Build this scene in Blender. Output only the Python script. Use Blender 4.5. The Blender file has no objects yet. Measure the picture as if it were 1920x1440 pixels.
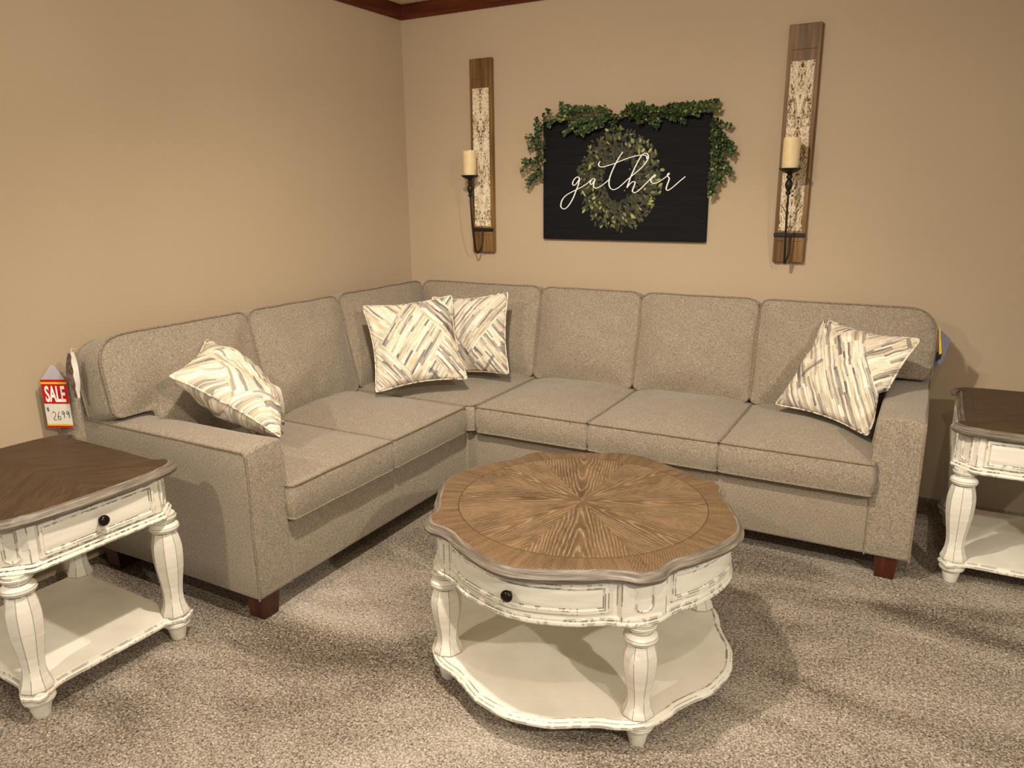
import bpy, bmesh, math, random
import numpy as np
from mathutils import Vector, Matrix, Euler, noise
random.seed(7)
S = bpy.context.scene
COL = S.collection
PI = math.pi

# ---------------------------------------------------------------- camera
cam_d = bpy.data.cameras.new('camera'); cam = bpy.data.objects.new('camera', cam_d); COL.objects.link(cam)
r_ = Vector((0.87552813, 0.48306421, -0.00997313)); u_ = Vector((-0.11095792, 0.22110914, 0.96891645)); f_ = Vector((-0.47025401, 0.84720701, -0.24718707))
Mc = Matrix((r_, u_, -f_)).transposed().to_4x4(); Mc.translation = Vector((3.06143781, -4.14122407, 1.52958612))
cam.matrix_world = Mc
cam_d.sensor_width = 36; cam_d.lens = 36 * 1417.1164 / 1920; cam_d.clip_start = 0.05; cam_d.clip_end = 50
S.camera = cam

# ---------------------------------------------------------------- world, lamps, exposure
W = bpy.data.worlds.new('world'); S.world = W; W.use_nodes = True
bg = W.node_tree.nodes['Background']; bg.inputs[0].default_value = (1.0, 0.92, 0.82, 1); bg.inputs[1].default_value = 0.62
S.view_settings.view_transform = 'Standard'; S.view_settings.look = 'None'; S.view_settings.gamma = 1; S.view_settings.use_curve_mapping = False
S.view_settings.exposure = -0.13

def spot(loc, target, energy, size_deg, blend=0.6, radius=0.04, col=(1.0, 0.90, 0.77)):
    d = bpy.data.lights.new('ceiling_or_fill_spot', 'SPOT'); o = bpy.data.objects.new('ceiling_or_fill_spot', d); COL.objects.link(o)
    d.energy = energy; d.color = col; d.spot_size = math.radians(size_deg); d.spot_blend = blend; d.shadow_soft_size = radius
    o.location = loc; o.rotation_euler = (Vector(target) - Vector(loc)).to_track_quat('-Z', 'Y').to_euler()
    return o
spot((2.0, -2.75, 2.62), (1.95, -1.9, 0.3), 205, 135, 0.9)
spot((5.1, -4.2, 2.62), (2.2, -2.0, 0.0), 370, 64, 0.6)
spot((1.95, -2.75, 2.60), (1.7, 0.0, 1.75), 105, 125, 1.0)  # added fill beside the main spot, brightens the back wall
spot((2.05, -2.7, 2.60), (0.0, -1.6, 1.6), 75, 120, 1.0)  # second added fill, aimed to brighten the left wall
spot((1.0, -4.7, 2.62), (1.2, -2.0, 0.5), 150, 90, 0.9)
spot((3.3, -3.4, 2.62), (3.3, -2.2, 0.0), 60, 100, 1.0)

spot((2.6, -3.5, 2.05), (2.6, -3.5, 3.0), 62, 160, 0.5, 0.25)   # unseen upward fill, added to brighten ceiling and upper walls

# ---------------------------------------------------------------- node helper
def srgb(r, g, b):
    f = lambda c: (c/255)/12.92 if c/255 <= 0.04045 else (((c/255)+0.055)/1.055)**2.4
    return (f(r), f(g), f(b), 1)
class G:
    def __init__(s, name):
        s.m = bpy.data.materials.new(name); s.m.use_nodes = True; s.t = s.m.node_tree; s.t.nodes.clear()
        s.out = s.t.nodes.new('ShaderNodeOutputMaterial'); s.b = s.t.nodes.new('ShaderNodeBsdfPrincipled')
        s.t.links.new(s.b.outputs[0], s.out.inputs[0])
    def put(s, sock, v):
        if isinstance(v, bpy.types.NodeSocket): s.t.links.new(v, sock)
        elif v is not None:
            try: sock.default_value = v
            except Exception: sock.default_value = (v, v, v)
    def n(s, typ, ins=(), out=0, **kw):
        nd = s.t.nodes.new('ShaderNode' + typ)
        for k, v in kw.items(): setattr(nd, k, v)
        items = ins.items() if isinstance(ins, dict) else enumerate(ins)
        for k, v in items: s.put(nd.inputs[k], v)
        return nd.outputs[out]
    def m_(s, op, a, b=None, c=None, clamp=False):
        return s.n('Math', [a, b, c][:3 if c is not None else (2 if b is not None else 1)], operation=op, use_clamp=clamp)
    def obj(s): return s.n('TexCoord', out='Object')
    def xyz(s, v):
        nd = s.t.nodes.new('ShaderNodeSeparateXYZ'); s.put(nd.inputs[0], v); return nd.outputs
    def comb(s, x, y, z=0.0): return s.n('CombineXYZ', [x, y, z])
    def mapv(s, v, scale=(1, 1, 1), rot=(0, 0, 0), loc=(0, 0, 0)):
        return s.n('Mapping', {0: v, 1: loc, 2: rot, 3: scale})
    def noise(s, v, scale=1, detail=2, rough=0.5, dist=0, out=0):
        return s.n('TexNoise', {'Vector': v, 'Scale': scale, 'Detail': detail, 'Roughness': rough, 'Distortion': dist}, out=out)
    def ramp(s, f, stops, interp='LINEAR'):
        nd = s.t.nodes.new('ShaderNodeValToRGB'); s.put(nd.inputs[0], f); cr = nd.color_ramp; cr.interpolation = interp
        while len(cr.elements) < len(stops): cr.elements.new(0.5)
        for e, (p, c) in zip(cr.elements, stops):
            e.position = p; e.color = c if not isinstance(c, (int, float)) else (c, c, c, 1)
        return nd.outputs[0]
    def mix(s, f, a, b, mode='MIX'):
        nd = s.t.nodes.new('ShaderNodeMix'); nd.data_type = 'RGBA'; nd.blend_type = mode
        s.put(nd.inputs[0], f); s.put(nd.inputs[6], a); s.put(nd.inputs[7], b); return nd.outputs[2]
    def bump(s, h, strength=0.3, dist=0.01):
        s.t.links.new(s.n('Bump', {'Strength': strength, 'Distance': dist, 'Height': h}), s.b.inputs['Normal'])
    def done(s, color=None, rough=0.6, spec=0.3, **kw):
        if color is not None: s.put(s.b.inputs['Base Color'], color)
        s.put(s.b.inputs['Roughness'], rough); s.put(s.b.inputs['Specular IOR Level'], spec)
        for k, v in kw.items(): s.put(s.b.inputs[k], v)
        return s.m

def simple(name, c, rough=0.6, spec=0.3, metal=0.0, nz=0.08, scale=40):
    g = G(name); v = g.noise(g.obj(), scale, 3)
    dark = tuple(x*(1-nz*2) for x in c[:3]) + (1,); light = tuple(min(1, x*(1+nz)) for x in c[:3]) + (1,)
    g.bump(v, 0.1, 0.002)
    return g.done(g.ramp(v, [(0.3, dark), (0.7, light)]), rough, spec, Metallic=metal)

def m_wall():
    g = G('wall_paint'); o = g.obj()
    big = g.noise(o, 0.9, 2)
    c = g.ramp(big, [(0.3, srgb(184, 164, 137)), (0.7, srgb(190, 170, 143))])
    h = g.noise(o, 130, 3, 0.6)
    g.bump(h, 0.25, 0.003)
    return g.done(c, 0.75, 0.25)
def m_carpet():
    g = G('carpet_pile'); o = g.obj()
    a = g.noise(o, 150, 3, 0.75, 0.6); b = g.noise(o, 70, 2, 0.6)
    nap = g.noise(g.mapv(o, rot=(0, 0, 0.6), scale=(1.0, 2.2, 1)), 1.1, 3, 0.55, 0.7)
    t = g.m_('ADD', g.m_('MULTIPLY', a, 0.8), g.m_('MULTIPLY', b, 0.2))
    t = g.m_('ADD', t, g.m_('MULTIPLY', g.m_('SUBTRACT', nap, 0.5), 0.42))
    c = g.ramp(t, [(0.34, srgb(76, 64, 53)), (0.44, srgb(124, 111, 97)), (0.53, srgb(184, 170, 153)), (0.64, srgb(234, 222, 206))])
    v = g.n('TexVoronoi', {'Vector': g.n('Vector', []) if False else o, 'Scale': 170.0}, out='Distance')
    h = g.m_('ADD', g.m_('MULTIPLY', a, 1.0), g.m_('MULTIPLY', v, 0.4))
    g.bump(h, 1.0, 0.012)
    return g.done(c, 0.95, 0.05)
def m_fabric():
    g = G('linen_upholstery'); o = g.obj()
    a = g.noise(g.mapv(o, scale=(110, 110, 620)), 1, 2, 0.6)
    b = g.noise(g.mapv(o, scale=(620, 110, 110)), 1, 2, 0.6)
    c = g.noise(g.mapv(o, scale=(110, 620, 110)), 1, 2, 0.6)
    nx, ny, nz = g.xyz(g.n('NewGeometry', out='Normal'))
    wt = lambda t, q: g.m_('MULTIPLY', g.m_('SUBTRACT', t, 0.5), g.m_('SUBTRACT', 1.0, g.m_('MULTIPLY', q, q)))
    w = g.m_('ADD', g.m_('MULTIPLY', g.m_('ADD', g.m_('ADD', wt(a, nz), wt(b, nx)), wt(c, ny)), 0.5), 0.5)
    big = g.noise(o, 11, 3, 0.6)
    t = g.m_('ADD', w, g.m_('MULTIPLY', g.m_('SUBTRACT', big, 0.5), 0.05))
    col = g.ramp(t, [(0.37, srgb(106, 96, 81)), (0.5, srgb(141, 129, 112)), (0.63, srgb(176, 164, 144))])
    g.bump(w, 0.35, 0.002)
    return g.done(col, 0.9, 0.12, **{'Sheen Weight': 0.25, 'Sheen Roughness': 0.5})
def m_piping():
    g = G('linen_piping'); o = g.obj(); a = g.noise(o, 220, 2)
    return g.done(g.ramp(a, [(0.35, srgb(108, 96, 80)), (0.65, srgb(150, 136, 116))]), 0.9, 0.1)
def m_paint(name='distressed_cream_paint', wear=1.0, thr=0.50, rad=0.006, sc=(1, 1, 0.6), th2=0.026):
    g = G(name); o = g.obj()
    bev = g.n('Bevel', {'Radius': rad}, samples=6)
    gn = g.n('NewGeometry', out='Normal')
    d = g.n('VectorMath', [bev, gn], out='Value', operation='DOT_PRODUCT')
    e = g.m_('SUBTRACT', 1.0, d)
    edge = g.m_('GREATER_THAN', e, th2)
    n1 = g.noise(g.mapv(o, scale=sc), 26, 4, 0.7)
    brk = g.m_('GREATER_THAN', n1, thr)
    mask = g.m_('MULTIPLY', g.m_('MULTIPLY', edge, brk), wear)
    spk = g.m_('GREATER_THAN', g.noise(o, 60, 5, 0.75), 0.735)
    mask = g.m_('MAXIMUM', mask, g.m_('MULTIPLY', spk, wear*0.8))
    base = g.ramp(g.noise(g.mapv(o, scale=(8, 8, 60)), 1, 3), [(0.3, srgb(222, 216, 200)), (0.7, srgb(236, 231, 217))])
    soft = g.m_('MULTIPLY', g.m_('MULTIPLY', e, 3.0, clamp=True), 0.35*wear)
    base = g.mix(soft, base, srgb(150, 128, 100))
    g.bump(g.noise(o, 180, 2), 0.06, 0.002)
    return g.done(g.mix(mask, base, srgb(52, 30, 18)), 0.45, 0.35)
def limed(g, s, k, o, dark, mid, pale):
    # s = phase of the growth rings, k = decorrelating offset
    st = g.m_('SINE', g.m_('MULTIPLY', s, 6.2832))
    st = g.m_('MULTIPLY_ADD', st, 0.5, 0.5)
    st = g.m_('POWER', st, 4.0)
    pore = g.noise(o, 16, 4, 0.65)
    patch = g.noise(k, 2.2, 3, 0.6, 0.5)
    c = g.mix(g.m_('MULTIPLY', g.m_('SUBTRACT', patch, 0.3), 2.2, clamp=True), dark, mid)
    f = g.m_('MULTIPLY', st, g.m_('MULTIPLY', g.m_('SUBTRACT', pore, 0.36), 2.8, clamp=True))
    c = g.mix(g.m_('MULTIPLY', f, 0.72), c, pale)
    return c, st
def m_sunburst():
    g = G('sunburst_oak_veneer'); o = g.obj(); X, Y, Z = g.xyz(o)
    th = g.m_('ARCTAN2', Y, X); r = g.m_('SQRT', g.m_('ADD', g.m_('MULTIPLY', X, X), g.m_('MULTIPLY', Y, Y)))
    k = g.m_('FLOOR', g.m_('DIVIDE', th, PI/4)); ca = g.m_('MULTIPLY', g.m_('ADD', k, 0.5), PI/4)
    dl = g.m_('SUBTRACT', th, ca)
    al = g.m_('MULTIPLY', r, g.m_('COSINE', dl)); ac = g.m_('MULTIPLY', r, g.m_('SINE', dl)); aac = g.m_('ABSOLUTE', ac)
    # border ring: grain runs slantwise out
    ring = g.m_('GREATER_THAN', r, 0.398)
    v1 = g.comb(g.m_('MULTIPLY', al, 3.0), g.m_('MULTIPLY', ac, 7.0), g.m_('MULTIPLY', k, 3.7))
    ds = g.noise(v1, 1.6, 3, 0.55)
    hy = g.m_('SQRT', g.m_('ADD', g.m_('MULTIPLY', aac, aac), 0.00035))
    s = g.m_('ADD', g.m_('SUBTRACT', g.m_('MULTIPLY', hy, 96.0), g.m_('MULTIPLY', al, 9.0)), g.m_('MULTIPLY', ds, 2.6))
    vf = g.comb(g.m_('MULTIPLY', al, 1.4), g.m_('MULTIPLY', ac, 22.0), g.m_('MULTIPLY', k, 3.7))
    sb = g.m_('ADD', g.m_('MULTIPLY', g.m_('ADD', g.m_('MULTIPLY', dl, 0.42), g.m_('MULTIPLY', r, 0.55)), 120.0), g.m_('MULTIPLY', ds, 3.0))
    vb = g.comb(g.m_('MULTIPLY', r, 2.0), g.m_('MULTIPLY', dl, 8.0), g.m_('ADD', k, 40.0))
    c1, h1 = limed(g, s, v1, vf, srgb(86, 65, 44), srgb(126, 100, 71), srgb(188, 170, 145))
    c2, h2 = limed(g, sb, vb, vb, srgb(84, 64, 44), srgb(122, 96, 68), srgb(160, 138, 112))
    c = g.mix(ring, c1, c2)
    ln = g.m_('LESS_THAN', g.m_('ABSOLUTE', g.m_('SUBTRACT', r, 0.398)), 0.0016)
    seam = g.m_('LESS_THAN', g.m_('ABSOLUTE', g.m_('SUBTRACT', g.m_('ABSOLUTE', g.m_('MULTIPLY', dl, r)), g.m_('MULTIPLY', r, PI/8))), 0.0008)
    c = g.mix(g.m_('MAXIMUM', g.m_('MULTIPLY', ln, 0.75), g.m_('MULTIPLY', seam, 0.35)), c, srgb(60, 40, 24))
    g.bump(h1, 0.15, 0.001)
    return g.done(c, 0.48, 0.3)
def m_endtop():
    g = G('shade_toned_oak_veneer'); o = g.obj(); X, Y, Z = g.xyz(o)  # coffee table's oak, with dimmer light put into its darker colours
    bord = g.m_('MAXIMUM', g.m_('GREATER_THAN', g.m_('ABSOLUTE', X), 0.285), g.m_('GREATER_THAN', g.m_('ABSOLUTE', Y), 0.225))
    al = g.m_('ADD', g.m_('MULTIPLY', X, 0.7), g.m_('MULTIPLY', g.m_('ABSOLUTE', Y), 0.7)); ac = g.m_('SUBTRACT', g.m_('MULTIPLY', X, 0.7), g.m_('MULTIPLY', g.m_('ABSOLUTE', Y), 0.7))
    v = g.comb(g.m_('MULTIPLY', al, 2.0), g.m_('MULTIPLY', ac, 14.0), bord)
    ds = g.noise(v, 1.5, 3)
    s = g.m_('ADD', g.m_('MULTIPLY', ac, 60.0), g.m_('MULTIPLY', ds, 6.0))
    c, h = limed(g, s, v, v, srgb(62, 46, 32), srgb(84, 65, 46), srgb(98, 79, 58))
    e = g.m_('MAXIMUM', g.m_('LESS_THAN', g.m_('ABSOLUTE', g.m_('SUBTRACT', g.m_('ABSOLUTE', X), 0.285)), 0.001), g.m_('LESS_THAN', g.m_('ABSOLUTE', g.m_('SUBTRACT', g.m_('ABSOLUTE', Y), 0.225)), 0.001))
    g.bump(h, 0.12, 0.001)
    return g.done(g.mix(g.m_('MULTIPLY', e, 0.5), c, srgb(40, 28, 18)), 0.5, 0.3)
def m_rim():
    g = G('weathered_grey_edge'); o = g.obj()
    a = g.noise(g.mapv(o, scale=(9, 9, 260)), 1, 4, 0.7, 0.3)
    return g.done(g.ramp(a, [(0.3, srgb(78, 68, 58)), (0.5, srgb(112, 102, 90)), (0.72, srgb(158, 148, 132))]), 0.42, 0.4)
def m_darkwood(name, a, b, rough=0.35):
    g = G(name); o = g.obj(); v = g.noise(g.mapv(o, scale=(18, 18, 3)), 2, 4, 0.6, 0.4)
    return g.done(g.ramp(v, [(0.3, a), (0.7, b)]), rough, 0.4)
def m_boardwood():
    g = G('brown_board_wood'); o = g.obj()
    v = g.noise(g.mapv(o, scale=(45, 45, 2.0)), 1, 4, 0.6, 0.3); v2 = g.noise(g.mapv(o, scale=(12, 12, 1.2)), 1, 2)
    t = g.m_('ADD', g.m_('MULTIPLY', v, 0.6), g.m_('MULTIPLY', v2, 0.4))
    g.bump(v, 0.2, 0.001)
    return g.done(g.ramp(t, [(0.34, srgb(76, 52, 26)), (0.52, srgb(118, 86, 48)), (0.68, srgb(154, 120, 74))]), 0.5, 0.3)
def m_crown():
    g = G('mahogany_trim'); o = g.obj(); v = g.noise(g.mapv(o, scale=(3, 3, 60)), 1, 4, 0.6)
    return g.done(g.ramp(v, [(0.3, srgb(66, 22, 8)), (0.7, srgb(104, 44, 18))]), 0.35, 0.4)
def m_relief():
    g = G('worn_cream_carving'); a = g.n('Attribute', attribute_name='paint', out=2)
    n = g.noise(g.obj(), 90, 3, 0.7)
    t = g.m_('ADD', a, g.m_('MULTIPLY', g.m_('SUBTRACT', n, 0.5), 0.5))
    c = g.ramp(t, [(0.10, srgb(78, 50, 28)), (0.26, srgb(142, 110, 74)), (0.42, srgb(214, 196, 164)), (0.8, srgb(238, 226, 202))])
    return g.done(c, 0.6, 0.3)
def m_brush():
    g = G('brushstroke_print'); o = g.obj(); X, Y, Z = g.xyz(o)
    rnd = g.n('ObjectInfo', out='Random')
    off = g.m_('MULTIPLY', rnd, 7.0)
    def layer(ang, seed, wid, leng, ramp):
        ca, sa = math.cos(ang), math.sin(ang)
        a = g.m_('ADD', g.m_('MULTIPLY', X, ca), g.m_('MULTIPLY', Z, sa)); l = g.m_('SUBTRACT', g.m_('MULTIPLY', Z, ca), g.m_('MULTIPLY', X, sa))
        wob = g.m_('MULTIPLY', g.m_('SUBTRACT', g.noise(g.comb(g.m_('MULTIPLY', l, 6.0), g.m_('ADD', g.m_('MULTIPLY', a, 30.0), seed), off), 1, 2), 0.5), 0.8)
        ci = g.m_('ADD', g.m_('MULTIPLY', a, 1/wid), g.m_('ADD', wob, seed*3.1)); col = g.m_('FLOOR', ci)
        h = g.n('TexWhiteNoise', {'Vector': g.comb(col, off, seed)}, out='Value', noise_dimensions='3D')
        li = g.m_('FLOOR', g.m_('ADD', g.m_('MULTIPLY', l, 1/leng), g.m_('MULTIPLY', h, 9.0)))
        v = g.n('TexWhiteNoise', {'Vector': g.comb(col, li, g.m_('ADD', off, seed))}, out='Value', noise_dimensions='3D')
        streak = g.noise(g.comb(g.m_('MULTIPLY', a, 420.0), g.m_('MULTIPLY', l, 7.0), g.m_('MULTIPLY', li, 5.0)), 1, 3, 0.6)
        return g.ramp(g.m_('ADD', v, g.m_('MULTIPLY', g.m_('SUBTRACT', streak, 0.5), 0.55)), ramp), v
    cream = srgb(228, 216, 192); white = srgb(240, 232, 214); tan = srgb(190, 166, 130); grey = srgb(150, 142, 134); dk = srgb(88, 82, 86); lt = srgb(208, 196, 174)
    R = [(0.0, dk), (0.15, dk), (0.21, grey), (0.31, lt), (0.40, cream), (0.55, white), (0.68, cream), (0.77, tan), (0.86, lt), (1.0, white)]
    A, va = layer(0.62, 1.0, 0.0095, 0.13, R); A2, _ = layer(0.62, 2.0, 0.0034, 0.09, R); A = g.mix(0.38, A, A2)
    B, vb = layer(-0.66, 5.0, 0.0105, 0.13, R); B2, _ = layer(-0.66, 6.0, 0.0036, 0.09, R); B = g.mix(0.38, B, B2)
    zz = g.noise(g.comb(g.m_('MULTIPLY', X, 5.0), g.m_('MULTIPLY', Z, 2.6), g.m_('ADD', off, 2.0)), 1, 1, 0.4)
    # patches follow both stroke directions, so their borders read as chevrons
    a1 = g.m_('ADD', g.m_('MULTIPLY', X, math.cos(0.62)), g.m_('MULTIPLY', Z, math.sin(0.62))); a2 = g.m_('ADD', g.m_('MULTIPLY', X, math.cos(-0.66)), g.m_('MULTIPLY', Z, math.sin(-0.66)))
    f1 = g.m_('FLOOR', g.m_('ADD', g.m_('MULTIPLY', a1, 7.5), off)); f2 = g.m_('FLOOR', g.m_('ADD', g.m_('MULTIPLY', a2, 7.5), off))
    sel = g.n('TexWhiteNoise', {'Vector': g.comb(f1, f2, 3.0)}, out='Value', noise_dimensions='3D')
    c = g.mix(g.m_('GREATER_THAN', sel, 0.5), A, B)
    # sparse broad dark strokes on top
    D, vd = layer(0.62, 9.0, 0.016, 0.11, R); Dm = g.m_('LESS_THAN', vd, 0.012)
    E2, ve = layer(-0.66, 13.0, 0.016, 0.12, R); Em = g.m_('LESS_THAN', ve, 0.012)
    c = g.mix(g.m_('MULTIPLY', g.m_('MAXIMUM', Dm, Em), 0.7), c, srgb(96, 90, 94))
    g.bump(g.noise(o, 350, 2), 0.12, 0.001)
    return g.done(c, 0.85, 0.15)
def m_leaf(name, cols, scale=60):
    g = G(name); v = g.n('Attribute', attribute_name='tone', out=2)
    return g.done(g.ramp(v, cols), 0.5, 0.35)

M = dict(wall=m_wall(), carpet=m_carpet(), fabric=m_fabric(), piping=m_piping(), paint=m_paint(), shelfpaint=m_paint('cream_shelf_paint', 1.0), legpaint=m_paint('cream_turned_paint', 1.0, 0.40, 0.0032, (1, 1, 0.35), 0.020),
         sun=m_sunburst(), endtop=m_endtop(), rim=m_rim(), sofaleg=m_darkwood('dark_mahogany', srgb(48, 20, 10), srgb(82, 38, 18)),
         board=m_boardwood(), crown=m_crown(), relief=m_relief(), brush=m_brush(),
         ceil=simple('ceiling_paint', srgb(236, 222, 192), 0.8), iron=simple('black_iron', srgb(34, 27, 24), 0.45, 0.5, 0.3),
         knob=simple('oil_rubbed_bronze', srgb(38, 26, 22), 0.25, 0.6, 0.6), wax=None, black=None)
g = G('candle_wax'); v = g.noise(g.obj(), 12, 2)
M['wax'] = g.done(g.ramp(v, [(0.3, srgb(226, 202, 152)), (0.7, srgb(240, 222, 178))]), 0.5, 0.4, **{'Subsurface Weight': 0.25, 'Subsurface Radius': (0.02, 0.012, 0.006)})
def m_signboard():
    g = G('black_shiplap_print'); o = g.obj(); X, Y, Z = g.xyz(o)
    fr = g.m_('FRACT', g.m_('DIVIDE', Z, 0.133))
    ln = g.m_('LESS_THAN', fr, 0.02)
    v = g.noise(g.mapv(o, scale=(3, 3, 90)), 1, 3)
    c = g.ramp(v, [(0.3, srgb(17, 17, 19)), (0.7, srgb(26, 26, 29))])
    return g.done(g.mix(g.m_('MULTIPLY', ln, 0.8), c, srgb(10, 10, 11)), 0.7, 0.12)
M['black'] = m_signboard()
M['white'] = simple('white_lettering', srgb(252, 252, 246), 0.6, 0.3, nz=0.0)
M['red'] = simple('red_ink', srgb(190, 22, 22), 0.5); M['yellow'] = simple('yellow_ink', srgb(236, 190, 40), 0.5)
M['paper'] = simple('white_card', srgb(226, 220, 208), 0.6, nz=0.03); M['ink'] = simple('black_marker', srgb(60, 56, 60), 0.6)
M['bluecard'] = simple('slate_blue_card', srgb(112, 112, 126), 0.6)
M['tagprint'] = simple('brown_printed_card', srgb(112, 92, 80), 0.4, nz=0.35, scale=60)
g = G('clear_plastic'); M['plastic'] = g.done(srgb(205, 200, 215), 0.15, 0.5, Alpha=0.55)
GR = [(0.0, srgb(26, 38, 22)), (0.35, srgb(50, 68, 40)), (0.7, srgb(82, 98, 54)), (1.0, srgb(156, 164, 100))]
M['leaf'] = m_leaf('boxwood_leaf', GR)
M['pleaf'] = m_leaf('painted_leaf', [(0.0, srgb(38, 37, 28)), (0.4, srgb(66, 68, 42)), (0.75, srgb(116, 118, 66)), (1.0, srgb(178, 182, 112))])
M['stem'] = simple('green_brown_stem', srgb(70, 74, 40), 0.6)

# ---------------------------------------------------------------- mesh helpers
def mk(name, V, F, mat, parent=None, angle=40, attr=None, M4=None):
    me = bpy.data.meshes.new(name)
    if M4 is not None: V = [M4 @ Vector(v) for v in V]
    me.from_pydata([tuple(v) for v in V], [], F)
    bm = bmesh.new(); bm.from_mesh(me); bmesh.ops.recalc_face_normals(bm, faces=bm.faces); bm.to_mesh(me); bm.free()
    me.shade_smooth()
    if angle is not None: me.set_sharp_from_angle(angle=math.radians(angle))
    if attr:
        for an, vals in attr.items():
            a = me.attributes.new(an, 'FLOAT', 'POINT'); a.data.foreach_set('value', np.array(vals, dtype=np.float32))
    me.materials.append(mat)
    o = bpy.data.objects.new(name, me); COL.objects.link(o)
    if parent: o.parent = parent
    return o
class MB:
    def __init__(s): s.V = []; s.F = []; s.A = []
    def add(s, V, F, a=0.0):
        n = len(s.V); s.V += [Vector(v) for v in V]; s.F += [tuple(i+n for i in f) for f in F]; s.A += (list(a) if hasattr(a, '__len__') else [a]*len(V)); return s
    def build(s, name, mat, parent=None, angle=40, attr=None, M4=None):
        return mk(name, s.V, s.F, mat, parent, angle, {attr: s.A} if attr else None, M4)
def loft(rings, cap0=True, cap1=True, closed=True):
    n = len(rings[0]); V = [p for r in rings for p in r]; F = []
    for i in range(len(rings)-1):
        for j in range(n if closed else n-1):
            k = (j+1) % n; F.append((i*n+j, i*n+k, (i+1)*n+k, (i+1)*n+j))
    if cap0: F.append(tuple(range(n))[::-1])
    if cap1: F.append(tuple(range((len(rings)-1)*n, len(rings)*n)))
    return V, F
def tube(pts, r, seg=8, closed=False, flat=None):
    P = [Vector(p) for p in pts]; n = len(P); rings = []
    up = None
    for i in range(n):
        a = P[i-1] if (closed or i > 0) else P[i]; b = P[(i+1) % n] if (closed or i < n-1) else P[i]
        t = (b-a); t = t.normalized() if t.length > 1e-9 else Vector((0, 0, 1))
        if up is None: up = Vector((0, 0, 1)) if abs(t.z) < 0.9 else Vector((1, 0, 0))
        u = up - t*up.dot(t)
        if u.length < 1e-6: u = Vector((1, 0, 0)) - t*t.x
        u.normalize(); w = t.cross(u); up = u
        rr = r[i] if hasattr(r, '__len__') else r
        rings.append([P[i] + (u*math.cos(q) + w*math.sin(q))*rr for q in [2*PI*k/seg for k in range(seg)]])
    V, F = loft(rings, not closed, not closed)
    if closed:
        m = (n-1)*seg
        for j in range(seg): F.append((m+j, m+(j+1) % seg, (j+1) % seg, j))
    return V, F
def lathe(prof, seg=32, c=(0, 0), rot=0.0, cap=True):
    rings = [[(c[0]+r*math.cos(rot+2*PI*k/seg), c[1]+r*math.sin(rot+2*PI*k/seg), z) for k in range(seg)] for r, z in prof]
    return loft(rings, cap, cap)
def rbox(x0, x1, y0, y1, z0, z1, r=0.01, seg=3, fn=None, cuts=0):
    bm = bmesh.new(); bmesh.ops.create_cube(bm, size=1)
    for v in bm.verts: v.co = Vector((x0+(v.co.x+.5)*(x1-x0), y0+(v.co.y+.5)*(y1-y0), z0+(v.co.z+.5)*(z1-z0)))
    if r > 0: bmesh.ops.bevel(bm, geom=list(bm.edges), offset=r, segments=seg, profile=0.5, affect='EDGES', clamp_overlap=True)
    if cuts:
        bmesh.ops.subdivide_edges(bm, edges=[e for e in bm.edges if e.calc_length() > 0.05], cuts=cuts, use_grid_fill=True)
    if fn:
        for v in bm.verts: v.co = Vector(fn(v.co))
    bm.verts.index_update(); V = [v.co.copy() for v in bm.verts]; F = [tuple(v.index for v in f.verts) for f in bm.faces]; bm.free(); return V, F
def catmull(P, n=8, closed=False):
    P = [Vector(p) for p in P]; out = []; m = len(P)
    for i in range(m if closed else m-1):
        p0 = P[(i-1) % m] if (closed or i > 0) else P[i]; p1 = P[i]; p2 = P[(i+1) % m]; p3 = P[(i+2) % m] if (closed or i+2 < m) else p2
        for k in range(n):
            t = k/n; out.append(0.5*((2*p1) + (p2-p0)*t + (2*p0-5*p1+4*p2-p3)*t*t + (3*p1-p0-3*p2+p3)*t**3))
    if not closed: out.append(P[-1])
    return out
def thing(name, label, cat, loc=(0, 0, 0), rz=0.0, group=None):
    o = bpy.data.objects.new(name, None); COL.objects.link(o); o.location = loc; o.rotation_euler = (0, 0, rz)
    o.empty_display_size = 0.1; return tag(o, label, cat, group)
def tag(o, label, cat, group=None):
    o['label'] = label; o['category'] = cat
    if group: o['group'] = group
    return o
def struct(o): o['kind'] = 'structure'; return o
def copy_tree(o, parent=None):
    c = o.copy(); COL.objects.link(c); c.parent = parent
    for ch in [x for x in bpy.data.objects if x.parent == o]: copy_tree(ch, c)
    return c

# ---------------------------------------------------------------- room shell
V, F = rbox(-0.2, 6.5, -6.5, 0.2, -0.1, 0, 0); struct(mk('floor', V, F, M['carpet']))
V, F = rbox(-0.2, 0, -6.5, 0.2, 0, 2.645, 0); struct(mk('wall_left', V, F, M['wall']))
V, F = rbox(0, 6.5, 0, 0.2, 0, 2.645, 0); struct(mk('wall_back', V, F, M['wall']))
V, F = rbox(-0.2, 6.5, -6.5, 0.2, 2.645, 2.75, 0); struct(mk('ceiling', V, F, M['ceil']))
prof = [(0, 2.562), (0.012, 2.562), (0.013, 2.575), (0.016, 2.582), (0.021, 2.584), (0.022, 2.596), (0.024, 2.615), (0.028, 2.632), (0.032, 2.640), (0.032, 2.645), (0, 2.645)]
n = len(prof)
V = [(d, -d, z) for d, z in prof] + [(6.5, -d, z) for d, z in prof]
F = [(i, (i+1) % n, n+(i+1) % n, n+i) for i in range(n)]
struct(mk('trim_1', V, F + [tuple(range(n, 2*n))], M['crown'], angle=25))
V = [(d, -d, z) for d, z in prof] + [(d, -6.5, z) for d, z in prof]
struct(mk('trim_2', V, F + [tuple(range(n, 2*n))], M['crown'], angle=25))

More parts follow.
